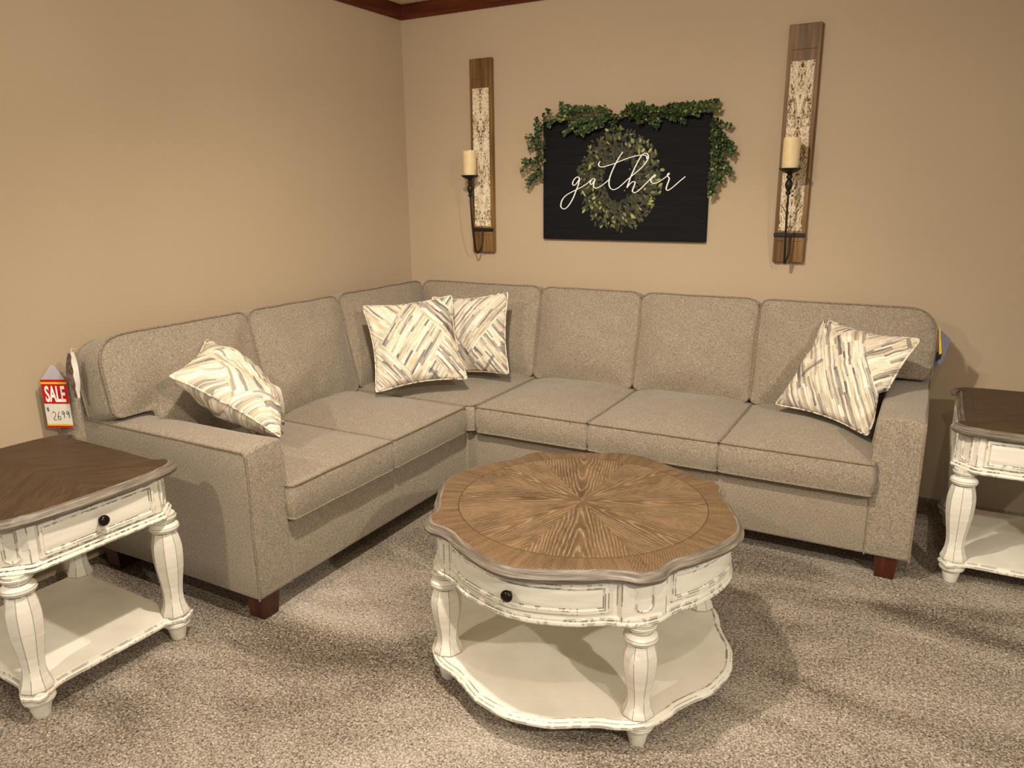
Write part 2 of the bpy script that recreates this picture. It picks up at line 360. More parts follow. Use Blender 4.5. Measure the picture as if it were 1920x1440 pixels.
# ---------------------------------------------------------------- cushions
def resample(P, step):
    out = []
    n = len(P)
    for i in range(n):
        a, b = P[i], P[(i+1) % n]; L = (b-a).length; k = max(1, int(round(L/step)))
        for j in range(k): out.append(a + (b-a)*(j/k))
    return out
def rounded(poly, rad, seg=7):
    n = len(poly); out = []
    for i in range(n):
        p = Vector((*poly[i], 0)); a = Vector((*poly[i-1], 0)); b = Vector((*poly[(i+1) % n], 0)); r = rad[i] if hasattr(rad, '__len__') else rad
        da = (a-p).normalized(); db = (b-p).normalized(); p0 = p+da*r; p1 = p+db*r
        for k in range(seg+1):
            t = k/seg; out.append(p0*(1-t)**2 + p*2*t*(1-t) + p1*t*t)
    return out
def segdist(p, a, b):
    ab = b-a; t = max(0, min(1, (p-a).dot(ab)/ab.dot(ab))); return (p-(a+ab*t)).length
def cushion(poly, rad, T, puff, M4, parent, name='seat_cushion', bow=0.012, w=0.10, seed=0, backpuff=0.5, wr=0.004, pipes=(0, 1), lowfat=0.0, pr=0.0042, box=0.01, center=None):
    corners = [Vector((*p, 0)) for p in poly]; cc = sum(corners, Vector())/len(corners)
    if center: cc = Vector((*center, 0))
    out = resample(rounded(poly, rad), 0.02)
    n = len(out); vmin = min(p.y for p in poly_v(poly)); vmax = max(p.y for p in poly_v(poly))
    def height(p, sgn):
        s = 0.0
        for i in range(len(corners)):
            d = segdist(p, corners[i], corners[(i+1) % len(corners)]); s += math.exp(-d/0.03)
        d = max(0.0, -0.03*math.log(max(s, 1e-9)))
        h = puff*(1-math.exp(-(d/w)**1.15))
        tv = (p.y-vmin)/(vmax-vmin)
        h *= 1 + lowfat*(0.5-tv)*2
        nz = noise.noise(Vector((p.x*4, p.y*4, seed*7.3)))*wr*2 + noise.noise(Vector((p.x*11, p.y*11, seed*3.1)))*wr
        if lowfat and tv < 0.3: nz += 0.011*noise.noise(Vector((p.x*16, p.y*5, seed*5.0)))*(1-tv/0.3)
        return h + nz*min(1, d/0.04)
    wob = lambda p: Vector((noise.noise(Vector((p.x*6, p.y*6, seed+11))), noise.noise(Vector((p.x*6, p.y*6, seed+31))), 0))*0.004
    out = [p + wob(p) for p in out]
    K = 15; rings = []
    for i in range(K, 0, -1):
        t = 1 - (i/K)**1.0
        f = (1-t)
        rings.append([Vector((*(cc + (p-cc)*(f**0.85)).xy, 0)) for p in out])
    rings = rings
    # order: front centre -> front edge -> boxing -> back edge -> back centre
    seqs = []
    inner = [cc + (p-cc)*0.03 for p in out]
    front = [inner] + rings[::-1]
    for r in front: seqs.append([Vector((p.x, p.y, height(p, 1) if r is not front[-1] else 0.0)) for p in r])
    nor = []
    for i in range(n):
        t = out[(i+1) % n]-out[i-1]; nn = Vector((t.y, -t.x, 0)).normalized()
        if nn.dot(out[i]-cc) < 0 and len(poly) == 4: nn = -nn
        nor.append(nn)
    for k in (1, 2, 3, 4): seqs.append([out[i] + nor[i]*(box*math.sin(PI*k/5)) + Vector((0, 0, -T*k/5)) for i in range(n)])
    for r in rings: seqs.append([Vector((p.x, p.y, -T - (height(p, -1)*backpuff if r is not rings[0] else 0))) for p in r])
    V, F = loft(seqs, True, True)
    c = mk(name, V, F, M['fabric'], parent, angle=60, M4=M4)
    mb = MB()
    for k in pipes:
        off = 0.002
        mb.add(*tube([out[i] + nor[i]*off + Vector((0, 0, (0.001 if k == 0 else -T-0.001))) for i in range(n)], pr, 8, True))
    mb.build('piping', M['piping'], c, 80, M4=M4)
    return c
def poly_v(poly): return [Vector((p[0], p[1], 0)) for p in poly]

XF, YF, ZB, YE, XE, ZA = 1.061, -1.022, 0.095, -2.436, 3.111, 0.664
sofa = thing('sectional_sofa', 'large taupe linen L-shaped sectional sofa filling the corner of the room', 'sofa', (0, 0, 0))
fab = M['fabric']
AW = 0.172
# base rails
mb = MB()
mb.add(*rbox(0.06, XF-0.004, YE+AW-0.01, -0.06, ZB, 0.345, 0.012, 3)).build('base', fab, sofa, 50)
MB().add(*rbox(XF-0.02, XE-AW+0.01, YF+0.004, -0.06, ZB, 0.345, 0.012, 3)).build('base', fab, sofa, 50)
MB().add(*rbox(XF-0.03, XF+0.012, YF-0.012, YF+0.03, ZB, 0.347, 0.008, 3)).build('corner_strip', fab, sofa, 50)
# back frames
def slope_l(c): return Vector((c.x, c.y, c.z))
MB().add(*rbox(0.010, 0.15, YE-0.035, -0.06, ZB, 0.865, 0.03, 4)).build('back_frame', fab, sofa, 50)
MB().add(*rbox(0.14, XE-0.03, -0.17, -0.025, ZB, 0.865, 0.03, 4)).build('back_frame', fab, sofa, 50)
# arms
def arm(axis, sign):
    # local: a = depth (0 wall -> D front), b = 0 outer -> AW inner
    D = 1.0
    def fn(c):
        a, b, z = c
        t = max(0, min(1, b/AW)); za = (z-ZB)/(ZA-ZB)
        if z > 0.5: z += 0.010*(1-(2*t-1)**2)*min(1, (z-0.5)/0.12)
        if b > AW*0.6 and 0.3 < z: b += 0.012*math.sin(min(1, (z-0.3)/0.36)*PI)*min(1, max(0, a-0.0)/0.2)
        z += 0.012*noise.noise(Vector((a*3, b*3, 5)))*(1 if z > 0.55 else 0)
        if b < 0.03: b += 0.003*noise.noise(Vector((a*5, z*5, 9)))
        return (a, b, z)
    V, F = rbox(0, D, 0, AW, ZB, ZA, 0.014, 3, fn, cuts=5)
    if axis == 'L': tr = lambda v: Vector((XF-D+v[0], YE+v[1], v[2]))
    else: tr = lambda v: Vector((XE-v[1], YF+D-v[0], v[2]))
    o = mk('arm', [tr(v) for v in V], F, fab, sofa, 50)
    mb = MB(); e = 0.004
    path = [(0.02, e, ZA-e)] + [(D*k/12, e, ZA-e+0.0*k) for k in range(1, 12)] + [(D-0.018, e, ZA-e), (D-e-0.004, e, ZA-0.010), (D-e, e, ZA-0.024)] + [(D-e+0.002*math.sin(k), e, ZA-0.03-(ZA-0.03-ZB)*k/10) for k in range(1, 11)]
    mb.add(*tube([tr(p) for p in path], 0.0045, 8))
    bi = lambda z: AW-0.006 + (0.012*math.sin(min(1, max(0, (z-0.3))/0.36)*PI))
    path = [(D-0.30, AW-0.012, ZA-e+0.001), (D-0.1, AW-0.010, ZA-e), (D-0.02, AW-0.006, ZA-0.006), (D-e, AW-0.005, ZA-0.03)] + [(D-e, bi(z), z) for z in [ZA-0.05-(ZA-0.05-ZB)*k/12 for k in range(0, 13)]]
    mb.add(*tube([tr(p) for p in path], 0.0038 if axis == 'R' else 0.002, 8))
    mb.build('piping', M['piping'], o, 80)
    return o
arm('L', 1); arm('R', 1)
# legs
for x, y in [(XF-0.055, YE+0.065), (0.17, YE+0.06), (XE-0.085, YF+0.055), (XE-0.075, -0.12), (0.12, -0.12), (0.95, -0.95)]:
    rings = []
    for z, s in [(0, 0.034), (0.003, 0.035), (0.06, 0.040), (0.10, 0.0425)]:
        rings.append([(x+s*a, y+s*b, z) for a, b in ((-1, -1), (1, -1), (1, 1), (-1, 1))])
    V, F = loft(rings); mk('leg', V, F, M['sofaleg'], sofa, 30)

# seat cushions : u = width, v = depth, w = up
def frame(o, u, v, w): 
    m = Matrix((Vector(u), Vector(v), Vector(w))).transposed().to_4x4(); m.translation = Vector(o); return m
s = 0.6063; ZT = 0.487; TT = 0.128
x0 = XE-0.160-3*s+0.004
for k in range(3):
    a = x0+k*s; p = [(a+0.004, YF-0.034), (a+s-0.004, YF-0.034), (a+s-0.004, -0.28), (a+0.004, -0.28)]
    cushion(p, 0.018, TT, 0.045, Matrix.Translation((0, 0, ZT)), sofa, seed=k+1, w=0.13)
y0 = YE+0.162
for k in range(2):
    a = y0+k*s; p = [(0.28, a+0.004), (XF+0.034, a+0.004), (XF+0.034, a+s-(0.004 if k == 0 else 0.018)), (0.28, a+s-(0.004 if k == 0 else 0.018))]
    cushion(p, 0.018, TT, 0.045, Matrix.Translation((0, 0, ZT)), sofa, seed=k+5, w=0.13)
yc = y0+2*s-0.010; xc = x0-0.004
p = [(0.28, yc), (xc-0.045, yc), (xc-0.006, YF-0.028), (xc, YF+0.02), (xc, -0.28), (0.28, -0.28)]
cushion(p, [0.02, 0.006, 0.008, 0.006, 0.02, 0.02], TT, 0.028, Matrix.Translation((0, 0, ZT+0.004)), sofa, seed=9, w=0.13, center=(0.7, -0.66))

# back cushions
tilt = math.radians(13)
def backc(side, a0, a1, name='back_cushion', ear=None, seed=0, h=0.515, rt=(0.06, 0.06), dz=0.0, bend=0.0):
    # local u right (seen from the seat), v up, w to the seat. side 'R': along back wall, u=+x ; side 'L': along left wall, u=+y
    W_ = a1-a0
    z0 = 0.497+dz
    if side == 'R': Mx = frame((a0, -0.405, z0), (1, 0, 0), (0, math.sin(tilt), math.cos(tilt)), (0, -math.cos(tilt), math.sin(tilt)))
    else: Mx = frame((0.405, a0, z0), (0, 1, 0), (-math.sin(tilt), 0, math.cos(tilt)), (math.cos(tilt), 0, math.sin(tilt)))
    g_ = 0.005
    if ear is None: p = [(g_, 0), (W_-g_, 0), (W_-g_, h), (g_, h)]; rad = [0.04, 0.04, rt[1], rt[0]]; cen = None
    elif ear > 0: p = [(g_, 0), (W_-ear, 0), (W_-ear, 0.200), (W_-g_, 0.200), (W_-g_, h), (g_, h)]; rad = [0.04, 0.03, 0.03, 0.035, rt[1], rt[0]]; cen = ((W_-ear)*0.5, h*0.5)
    else: p = [(-ear, 0), (W_-g_, 0), (W_-g_, h), (g_, h), (g_, 0.200), (-ear, 0.200)]; rad = [0.03, 0.04, rt[1], rt[0], 0.035, 0.03]; cen = ((W_-ear)*0.5, h*0.5)
    return cushion(p, rad, 0.165, 0.064, Mx, sofa, name, seed=seed, w=0.12, wr=0.006, lowfat=0.25, center=cen, backpuff=0.2)
backc('L', YE-0.005, -1.69, ear=-0.175, seed=21, rt=(0.13, 0.05))
backc('L', -1.69, -1.065, seed=22)
backc('L', -1.065, -0.30, seed=23, dz=0.0)
backc('R', 0.30, 1.125, seed=24)
backc('R', 1.125, 1.722, seed=25)
backc('R', 1.722, 2.335, seed=26)
backc('R', 2.335, XE+0.003, ear=0.165, seed=27, rt=(0.05, 0.13))

# ---------------------------------------------------------------- throw pillows
def pillow(pos, eul, size, label, seed, clamp=None, T=0.085, pull=None):
    N = 40; V = []; F = []
    h = size/2; Ri3 = Euler(eul, 'XYZ').to_matrix().inverted()
    def pt(u, v, sgn):
        k = 0.125
        x = h*u*(1-k*(1-v*v)*abs(u)**3) ; z = h*v*(1-k*(1-u*u)*abs(v)**3)
        cu = abs(u)**10*abs(v)**10*0.02; x *= 1-cu*2; z *= 1-cu*2
        e = max(0, (1-u**4)*(1-v**4))
        t = T*e**0.62*(0.65+0.35*math.cos(u*PI/2)*math.cos(v*PI/2))
        d = min(1-abs(u), 1-abs(v))
        ang = math.atan2(v, u)
        wr = 0.010*noise.noise(Vector((u*2.2+seed, v*2.2, sgn*3+seed))) + 0.005*noise.noise(Vector((u*6+seed, v*6, sgn*5)))
        cr = 0.006*math.sin(ang*22+seed)*math.exp(-((1.42-math.hypot(u, v))/0.22)**2)
        t += (wr*2+cr)*min(1, d*8)
        yb = 0.012*noise.noise(Vector((u*1.3+seed*2, v*1.3, 9)))
        pv = Vector((x, -sgn*t+yb, z))
        if pull: pv += Ri3 @ Vector(pull)*(((1+u)/2*(1-v)/2)**1.4)
        return pv
    idx = {}
    for sgn in (1, -1):
        for i in range(N+1):
            for j in range(N+1):
                if sgn == -1 and (i in (0, N) or j in (0, N)): idx[(sgn, i, j)] = idx[(1, i, j)]; continue
                u = math.sin((i/N*2-1)*PI/2*0.999)*0.5+(i/N*2-1)*0.5; v = math.sin((j/N*2-1)*PI/2*0.999)*0.5+(j/N*2-1)*0.5
                idx[(sgn, i, j)] = len(V); V.append(pt(u, v, sgn))
        for i in range(N):
            for j in range(N): F.append((idx[(sgn, i, j)], idx[(sgn, i+1, j)], idx[(sgn, i+1, j+1)], idx[(sgn, i, j+1)]))
    R4 = Matrix.Translation(pos) @ Euler(eul, 'XYZ').to_matrix().to_4x4(); Ri = R4.inverted()
    edge = [(i, 0) for i in range(N)] + [(N, j) for j in range(N)] + [(i, N) for i in range(N, 0, -1)] + [(0, j) for j in range(N, 0, -1)]
    if clamp: V = [Ri @ clamp(R4 @ v) for v in V]
    o = mk('throw_pillow', V, F, M['brush'], None, 80); o.matrix_world = R4
    path = [V[idx[(1, i, j)]] for i, j in edge]
    pp = []
    for i in range(len(path)):
        a, b = path[i], path[(i+1) % len(path)]; pp += [a, (a+b)/2]
    rr = [0.0042+0.0012*noise.noise(Vector((i*0.9, seed, 0))) for i in range(len(pp))]
    V2, F2 = tube(pp, rr, 7, True)
    mk('piping', V2, F2, M['brush'], o, 80)
    return tag(o, label, 'pillow', 'brushstroke print throw pillows')
def seat_clamp(z): 
    def f(v):
        if v.z < z: v = Vector((v.x, v.y, z - (z-v.z)*0.08))
        return v
    return f
pillow((0.745, -1.005, 0.772), (-0.515, -0.08, 0.737), 0.485, 'brushstroke print throw pillow in the sofa corner, left and in front of its neighbour', 1.3, seat_clamp(0.522))
pillow((0.850, -0.632, 0.757), (-0.289, -0.089, 0.223), 0.462, 'brushstroke print throw pillow half hidden behind the pillow in the sofa corner', 4.1, seat_clamp(0.522))
def rightclamp(v):
    v = seat_clamp(0.530)(v)
    if v.z < 0.70 and v.x > XE-AW-0.022: v.x = XE-AW-0.022+(v.x-(XE-AW-0.022))*0.03
    return v
def armclamp(v):
    if v.y < YE+AW+0.01 and v.z < 0.68: return Vector((v.x, v.y, 0.68-(0.68-v.z)*0.05)) if v.y < YE+AW-0.01 else Vector((v.x, v.y, max(v.z, 0.5)))
    if v.z < 0.53: v.z = 0.53-(0.53-v.z)*0.1
    return v
pillow((2.773, -0.60, 0.735), (-0.628, 0.052, -0.508), 0.48, 'brushstroke print throw pillow tilted against the right arm of the sofa', 8.7, rightclamp)
pillow((0.625, -2.045, 0.765), (-0.979, -0.109, 2.15), 0.475, 'crumpled brushstroke print throw pillow lying by the left arm of the sofa', 12.9, armclamp, T=0.115, pull=(0.05, -0.17, -0.09))

# ---------------------------------------------------------------- tables
def offs(poly, d):
    n = len(poly); out = []
    for i in range(n):
        t = poly[(i+1) % n]-poly[i-1]; nn = Vector((t.y, -t.x)).normalized(); out.append(poly[i]+nn*d)
    return out
def slab(poly, prof, z0=0, cap=True):
    return loft([[ (p.x, p.y, z0+z) for p in offs(poly, d)] for d, z in prof], cap, cap)
def smooth(t): t = max(0, min(1, t)); return t*t*(3-2*t)
def keyed(keys, n=360, smooth_n=2):
    # four-fold outline: keys = (angle from the nearest diagonal, radius)
    out = []
    for i in range(n):
        ph = abs((360.0*i/n % 90)-45)
        for (a, ra), (b, rb) in zip(keys, keys[1:]):
            if a <= ph <= b: r = ra+(rb-ra)*smooth((ph-a)/(b-a)); break
        th = 2*PI*i/n; out.append(Vector((r*math.cos(th), r*math.sin(th))))
    for _ in range(smooth_n): out = [(out[k-1]+out[k]*2+out[(k+1) % n])/4 for k in range(n)]
    return out
def smooth_s(t): return math.sin(min(1, t)*PI/2)
VK = catmull([(0, .036, 0), (.06, .042, 0), (.20, .0495, 0), (.38, .048, 0), (.55, .041, 0), (.70, .0345, 0), (.82, .034, 0), (.91, .0395, 0), (.965, .0465, 0), (1, .0475, 0)], 8)
VT = [v.x for v in VK]; VR = [v.y for v in VK]
def leg_mesh(ztop, oct_rot, k=1.0, zs=0.10):
    mb = MB()
    H = ztop-zs
    # turned neck and ring
    mb.add(*lathe([(0.040, ztop), (0.040, ztop-0.006), (0.044, ztop-0.010), (0.043, ztop-0.016), (0.033, ztop-0.022), (0.032, ztop-0.030), (0.040, ztop-0.035), (0.0475, ztop-0.042), (0.049, ztop-0.050), (0.045, ztop-0.058), (0.036, ztop-0.063), (0.033, ztop-0.066)], 36))
    prof = []
    zt = ztop-0.060; zb_ = zs
    for i in range(33):
        t = i/32
        # control radii along the faceted vase
        r = float(np.interp(t, VT, VR))
        prof.append((r, zt+(zb_-zt)*t))
    mb.add(*lathe(prof, 8, rot=oct_rot))
    # ring and tapered foot below the shelf
    mb.add(*lathe([(0.040, zs), (0.041, 0.072), (0.045, 0.068), (0.046, 0.062), (0.043, 0.055), (0.034, 0.050), (0.032, 0.046), (0.0315, 0.040), (0.024, 0.004), (0.022, 0.0)], 32))
    return mb
def panel_profile(d, raise_=0.006):
    # height of moulded panel as function of distance from its border
    if d < 0: return 0
    if d < 0.004: return raise_*(d/0.004)
    if d < 0.014: return raise_
    if d < 0.018: return raise_*(1-0.7*(d-0.014)/0.004)
    if d < 0.024: return raise_*(0.3+0.25*(d-0.018)/0.006)
    return raise_*0.55
def grid_panel(fn, U, Vv, nu, nv, dist, rz=0.006):
    # fn(u,v,h)->point ; panel with a closed border skirt
    us = sorted(set([U[0]+(U[1]-U[0])*i/nu for i in range(nu+1)] + [U[0]+d for d in (.004, .014, .018, .024)] + [U[1]-d for d in (.004, .014, .018, .024)]))
    vs = sorted(set([Vv[0]+(Vv[1]-Vv[0])*i/nv for i in range(nv+1)] + [Vv[0]+d for d in (.004, .014, .018, .024)] + [Vv[1]-d for d in (.004, .014, .018, .024)]))
    V = []; F = []
    for u in us:
        for v in vs:
            V.append(fn(u, v, panel_profile(dist(u, v), rz)))
    m = len(vs)
    for i in range(len(us)-1):
        for j in range(m-1): F.append((i*m+j, (i+1)*m+j, (i+1)*m+j+1, i*m+j+1))
    return V, F
def knob_mesh(axis_pt, d):
    # lathe along direction d
    prof = [(0.006, 0.0), (0.006, 0.010), (0.009, 0.013), (0.0155, 0.016), (0.0175, 0.021), (0.0165, 0.027), (0.011, 0.031), (0.004, 0.0325), (0.0008, 0.0327)]
    V, F = lathe([(r, z) for r, z in prof], 28)
    q = Vector(d).to_track_quat('Z', 'Y').to_matrix().to_4x4(); q.translation = Vector(axis_pt)
    return [q @ Vector(v) for v in V], F
P = M['paint']
# ---- round coffee table
CX, CY, HT = 2.149, -2.040, 0.556
ct = thing('coffee_table', 'round scalloped coffee table with sunburst brown wood top and distressed cream base', 'table', (CX, CY, 0))
top = keyed([(0, .513), (4, .511), (10.5, .474), (45, .513)], 720, 3) if False else keyed([(0, .513), (3.5, .511), (9, .483), (13, .475), (20, .482), (45, .513)], 360, 2)
zt = HT-0.036
V, F = slab(top, [(-0.02, zt), (-0.006, zt+0.001), (0.0, zt+0.008), (0.001, zt+0.015), (-0.006, zt+0.021), (-0.010, zt+0.024), (-0.012, zt+0.031), (-0.020, zt+0.0352), (-0.0225, zt+0.0345)])
rim = None
tt = mk('tabletop', *slab(top, [(-0.03, zt+0.005), (-0.0215, zt+0.005), (-0.0215, zt+0.0348), (-0.024, zt+0.036), (-0.05, zt+0.036)]), M['sun'], ct, 40)
mk('rim', V, F, M['rim'], tt, 50)
# apron outline : bowed sides, flat posts on the four diagonals
AK = [(9.0, .458), (13, .452), (25, .462), (45, .474)]
def ap_r(ph):
    if ph <= 8.0: return 0.470/math.cos(math.radians(ph))
    if ph <= 9.0: return 0.470/math.cos(math.radians(8))*(9-ph)+0.458*(ph-8)
    for (a, ra), (b, rb) in zip(AK, AK[1:]):
        if a <= ph <= b: return ra+(rb-ra)*smooth((ph-a)/(b-a))
ap = [Vector((ap_r(abs((i*0.5 % 90)-45))*math.cos(math.radians(i*0.5)), ap_r(abs((i*0.5 % 90)-45))*math.sin(math.radians(i*0.5)))) for i in range(720)]
za0, za1 = 0.386, zt
A_ = mk('apron', *slab(ap, [(-0.02, za0+0.012), (0.0, za0+0.012), (0.0, za1-0.001), (-0.02, za1-0.001)]), P, ct, 35)
mo = keyed([(0, .483), (5, .480), (10, .464), (14, .459), (25, .468), (45, .479)], 360, 4)
mk('moulding', *slab(mo, [(-0.05, za0), (-0.006, za0), (0.004, za0+0.002), (0.0075, za0+0.007), (0.007, za0+0.012), (0.002, za0+0.0155), (0.001, za0+0.017), (0.003, za0+0.020), (0.0015, za0+0.024), (-0.003, za0+0.027), (-0.02, za0+0.029), (-0.05, za0+0.029)]), P, A_, 35)
def rs_at(phd): return ap_r(max(9.0, 45-abs(phd)))
def side_panel(center, half, zlo, zhi, rz, name, parent):
    L = math.radians(half)*0.47*2
    def fn(u, v, h):
        a = u/0.47; r = rs_at(math.degrees(a))+0.0005+h; th = center+a
        return (r*math.cos(th), r*math.sin(th), v)
    dist = lambda u, v: min(u+L/2, L/2-u, v-zlo, zhi-v)
    V, F = grid_panel(fn, (-L/2, L/2), (zlo, zhi), 48, 6, dist, rz)
    return mk(name, V, F, P, parent, 35)
dr = side_panel(-PI/2, 33.5, 0.420, 0.514, 0.009, 'drawer', ct)
mk('knob', *knob_mesh((0, -0.478, 0.466), (0, -1, 0)), M['knob'], dr, 60)
for c_ in (0, PI/2, PI): side_panel(c_, 33.5, 0.420, 0.514, 0.006, 'side_panel', ct)
def arch_panel(o, ux, nz, wid, zlo, zhi, parent, rz=0.005):
    # small upright panel with a rounded foot
    o = Vector(o); ux = Vector(ux); nz = Vector(nz)
    def dist(u, v):
        r = wid/2
        if v < zlo+r*0.8: return r-math.hypot(u, (v-(zlo+r*0.8))*1.25)
        return min(r-abs(u), zhi-v)
    V = []; F = []
    nu, nv = 26, 40; m = nv+1
    for i in range(nu+1):
        for j in range(nv+1):
            u = -wid/2+wid*i/nu; v = zlo+(zhi-zlo)*j/nv; d = dist(u, v)
            h = -0.0006 if d <= 0 else rz*min(1, d/0.0035)*(1 if d < 0.007 else (1-0.65*min(1, (d-0.007)/0.003)))
            V.append(o+ux*u+nz*(h+0.0004)+Vector((0, 0, v)))
    for i in range(nu):
        for j in range(nv): F.append((i*m+j, (i+1)*m+j, (i+1)*m+j+1, i*m+j+1))
    mk('corner_panel', V, F, P, parent, 35)
for q in range(4):
    th = PI/4+q*PI/2; n_ = Vector((math.cos(th), math.sin(th), 0)); t_ = Vector((-math.sin(th), math.cos(th), 0))
    arch_panel(n_*0.470, t_, n_, 0.062, 0.420, 0.516, ct)
LM = leg_mesh(0.390, 0).build('leg', M['legpaint'], ct, 30)
lo = 0.3215
for i, (a, b) in enumerate(((1, -1), (-1, -1), (-1, 1), (1, 1))):
    o = LM if i == 0 else LM.copy()
    if i: COL.objects.link(o)
    o.parent = ct; o.location = (a*lo, b*lo, 0); o.rotation_euler = (0, 0, 0)
shelf_o = keyed([(0, .499), (4, .498), (9, .488), (15, .474), (20, .475), (33, .494), (45, .502)], 360, 4)
mk('shelf', *slab(shelf_o, [(-0.01, 0.074), (0.0, 0.075), (0.004, 0.079), (0.0045, 0.086), (0.0, 0.091), (-0.003, 0.0925), (-0.0045, 0.096), (-0.009, 0.099), (-0.013, 0.0995), (-0.016, 0.0965), (-0.02, 0.0965)]), M['shelfpaint'], ct, 35)

# ---- end tables : local +x is the drawer side
def end_table(label, loc, rz):
    t = thing('end_table', label, 'table', loc, rz, 'matching end tables')
    a, b, H = 0.370, 0.3125, 0.656
    def outline(a, b, c=0.082, notch=0.018):
        pts = []
        q = [(a-notch, -(b-c)), (a-notch-0.001, -(b-c)-0.004), (a-notch-0.002, -(b-c)-0.022), (a-notch-0.012, -(b-0.036)), (a-0.050, -(b-0.016)), (a-0.066, -(b-0.008)), (a-0.082, -(b-0.010)), (a-0.094, -(b-0.022)), (a-0.100, -(b-0.036))]
        def corner(sx, sy, rev):
            s_ = [(sx*x, -sy*y if False else sy*abs(y)) for x, y in q]
            return s_[::-1] if rev else s_
        C = []
        C += corner(1, 1, False)       # +x +y : from +x side round to +y side
        C += corner(-1, 1, True)
        C += corner(-1, -1, False)
        C += corner(1, -1, True)
        # bow the long sides between cusps
        out = []
        n = len(C)
        for i in range(n):
            p, r = Vector(C[i]), Vector(C[(i+1) % n]); L = (r-p).length
            if L > 0.2:
                m_ = Vector(((r-p).y, -(r-p).x)).normalized()
                for k in range(24): tt_ = k/24; out.append(p+(r-p)*tt_+m_*(notch if abs((r-p).y) > abs((r-p).x) else 0.006)*math.sin(PI*tt_)**0.45)
            else:
                for k in range(3): out.append(p+(r-p)*k/3)
        for _ in range(1): out = [(out[i-1]+out[i]*6+out[(i+1) % len(out)])/8 for i in range(len(out))]
        return out
    T_ = outline(a, b); z = H-0.034
    # make counter-clockwise
    area = sum(T_[i-1].x*T_[i].y-T_[i].x*T_[i-1].y for i in range(len(T_)))
    if area < 0: T_ = T_[::-1]
    def sslab(prof): return loft([[(p.x*(a+d)/a, p.y*(b+d)/b, z_) for p in T_] for d, z_ in prof])
    tt = mk('tabletop', *sslab([(-0.03, z+0.004), (-0.0215, z+0.004), (-0.0215, z+0.033), (-0.024, z+0.034), (-0.04, z+0.034)]), M['endtop'], t, 40)
    mk('rim', *sslab([(-0.02, z), (-0.006, z+0.001), (0.0, z+0.008), (0.001, z+0.015), (-0.006, z+0.021), (-0.010, z+0.024), (-0.012, z+0.030), (-0.020, z+0.0332), (-0.0225, z+0.0325)]), M['rim'], tt, 50)
    # apron : chamfered box
    A, B, c = a-0.040, b-0.037, 0.066
    ap = [Vector(p) for p in [(A, -(B-c)), (A, B-c), (A-c, B), (-(A-c), B), (-A, B-c), (-A, -(B-c)), (-(A-c), -B), (A-c, -B)]]
    ap = [p for i in range(8) for p in ([ap[i]+(ap[(i+1) % 8]-ap[i])*s for s in (0.0, 0.02, 0.98)])]
    z0 = 0.472
    mk('apron', *slab(ap, [(-0.02, z0), (0.002, z0), (0.013, z0+0.003), (0.0165, z0+0.009), (0.013, z0+0.015), (0.009, z0+0.018), (0.010, z0+0.021), (0.006, z0+0.026), (0.0, z0+0.028), (0, z-0.003), (-0.02, z-0.003)]), P, t, 35)
    def flat(o, ux, nz, half, zlo, zhi, rzz, name, par):
        o = Vector(o); ux = Vector(ux); nz = Vector(nz)
        V, F = grid_panel(lambda u, v, h: o+ux*u+nz*(h+0.0004)+Vector((0, 0, v)), (-half, half), (zlo, zhi), 16, 6, lambda u, v: min(u+half, half-u, v-zlo, zhi-v), rzz)
        return mk(name, V, F, P, par, 35)
    dr = flat((A, 0, 0), (0, 1, 0), (1, 0, 0), B-c-0.022, z0+0.032, z-0.006, 0.010, 'drawer', t)
    mk('knob', *knob_mesh((A+0.005, 0, (z0+z)/2+0.012), (1, 0, 0)), M['knob'], dr, 60)
    for s_ in (1, -1): flat((0, s_*B, 0), (-s_, 0, 0), (0, s_, 0), A-c-0.022, z0+0.032, z-0.006, 0.006, 'side_panel', t)
    for sx in (1, -1):
        for sy in (1, -1):
            n_ = Vector((sx, sy, 0)).normalized(); u_2 = Vector((-n_.y, n_.x, 0)); mid = Vector((sx*(A-c/2), sy*(B-c/2), 0))
            arch_panel(mid, u_2, n_, 0.052, z0+0.034, z-0.008, t)
    lm = None
    la, lb = a-0.080, b-0.075
    for sx in (1, -1):
        for sy in (1, -1):
            if lm is None: o = lm = leg_mesh(z0+0.004, 0).build('leg', M['legpaint'], t, 30)
            else: o = lm.copy(); COL.objects.link(o); o.parent = t
            o.location = (sx*la, sy*lb, 0); o.rotation_euler = (0, 0, 0)
    # shelf: waisted sides, rounded ends under the legs
    so = []
    def sidecurve(p, q, nrm, dip):
        for k in range(30):
            t_ = k/30; w_ = smooth(min(t_, 1-t_)/0.16); so.append(Vector(p)+(Vector(q)-Vector(p))*t_-Vector(nrm)*dip*w_)
    ex, ey = la+0.052, lb+0.052; cc_ = 0.030
    sidecurve((ex, -(ey-cc_)), (ex, ey-cc_), (1, 0), 0.035); sidecurve((ex-cc_, ey), (-(ex-cc_), ey), (0, 1), 0.035)
    sidecurve((-ex, ey-cc_), (-ex, -(ey-cc_)), (-1, 0), 0.035); sidecurve((-(ex-cc_), -ey), (ex-cc_, -ey), (0, -1), 0.035)
    mk('shelf', *slab(so, [(-0.01, 0.074), (0.0, 0.075), (0.004, 0.079), (0.0045, 0.086), (0.0, 0.091), (-0.003, 0.0925), (-0.005, 0.097), (-0.009, 0.099), (-0.014, 0.0995)]), M['shelfpaint'], t, 35)
    return t
end_table('end table with brown wood top standing beside the left sofa arm near the SALE tag', (0.556, -2.860, 0), -0.025)
end_table('end table with brown wood top standing beside the right sofa arm by the back wall', (3.497, -0.610, 0), -PI/2)

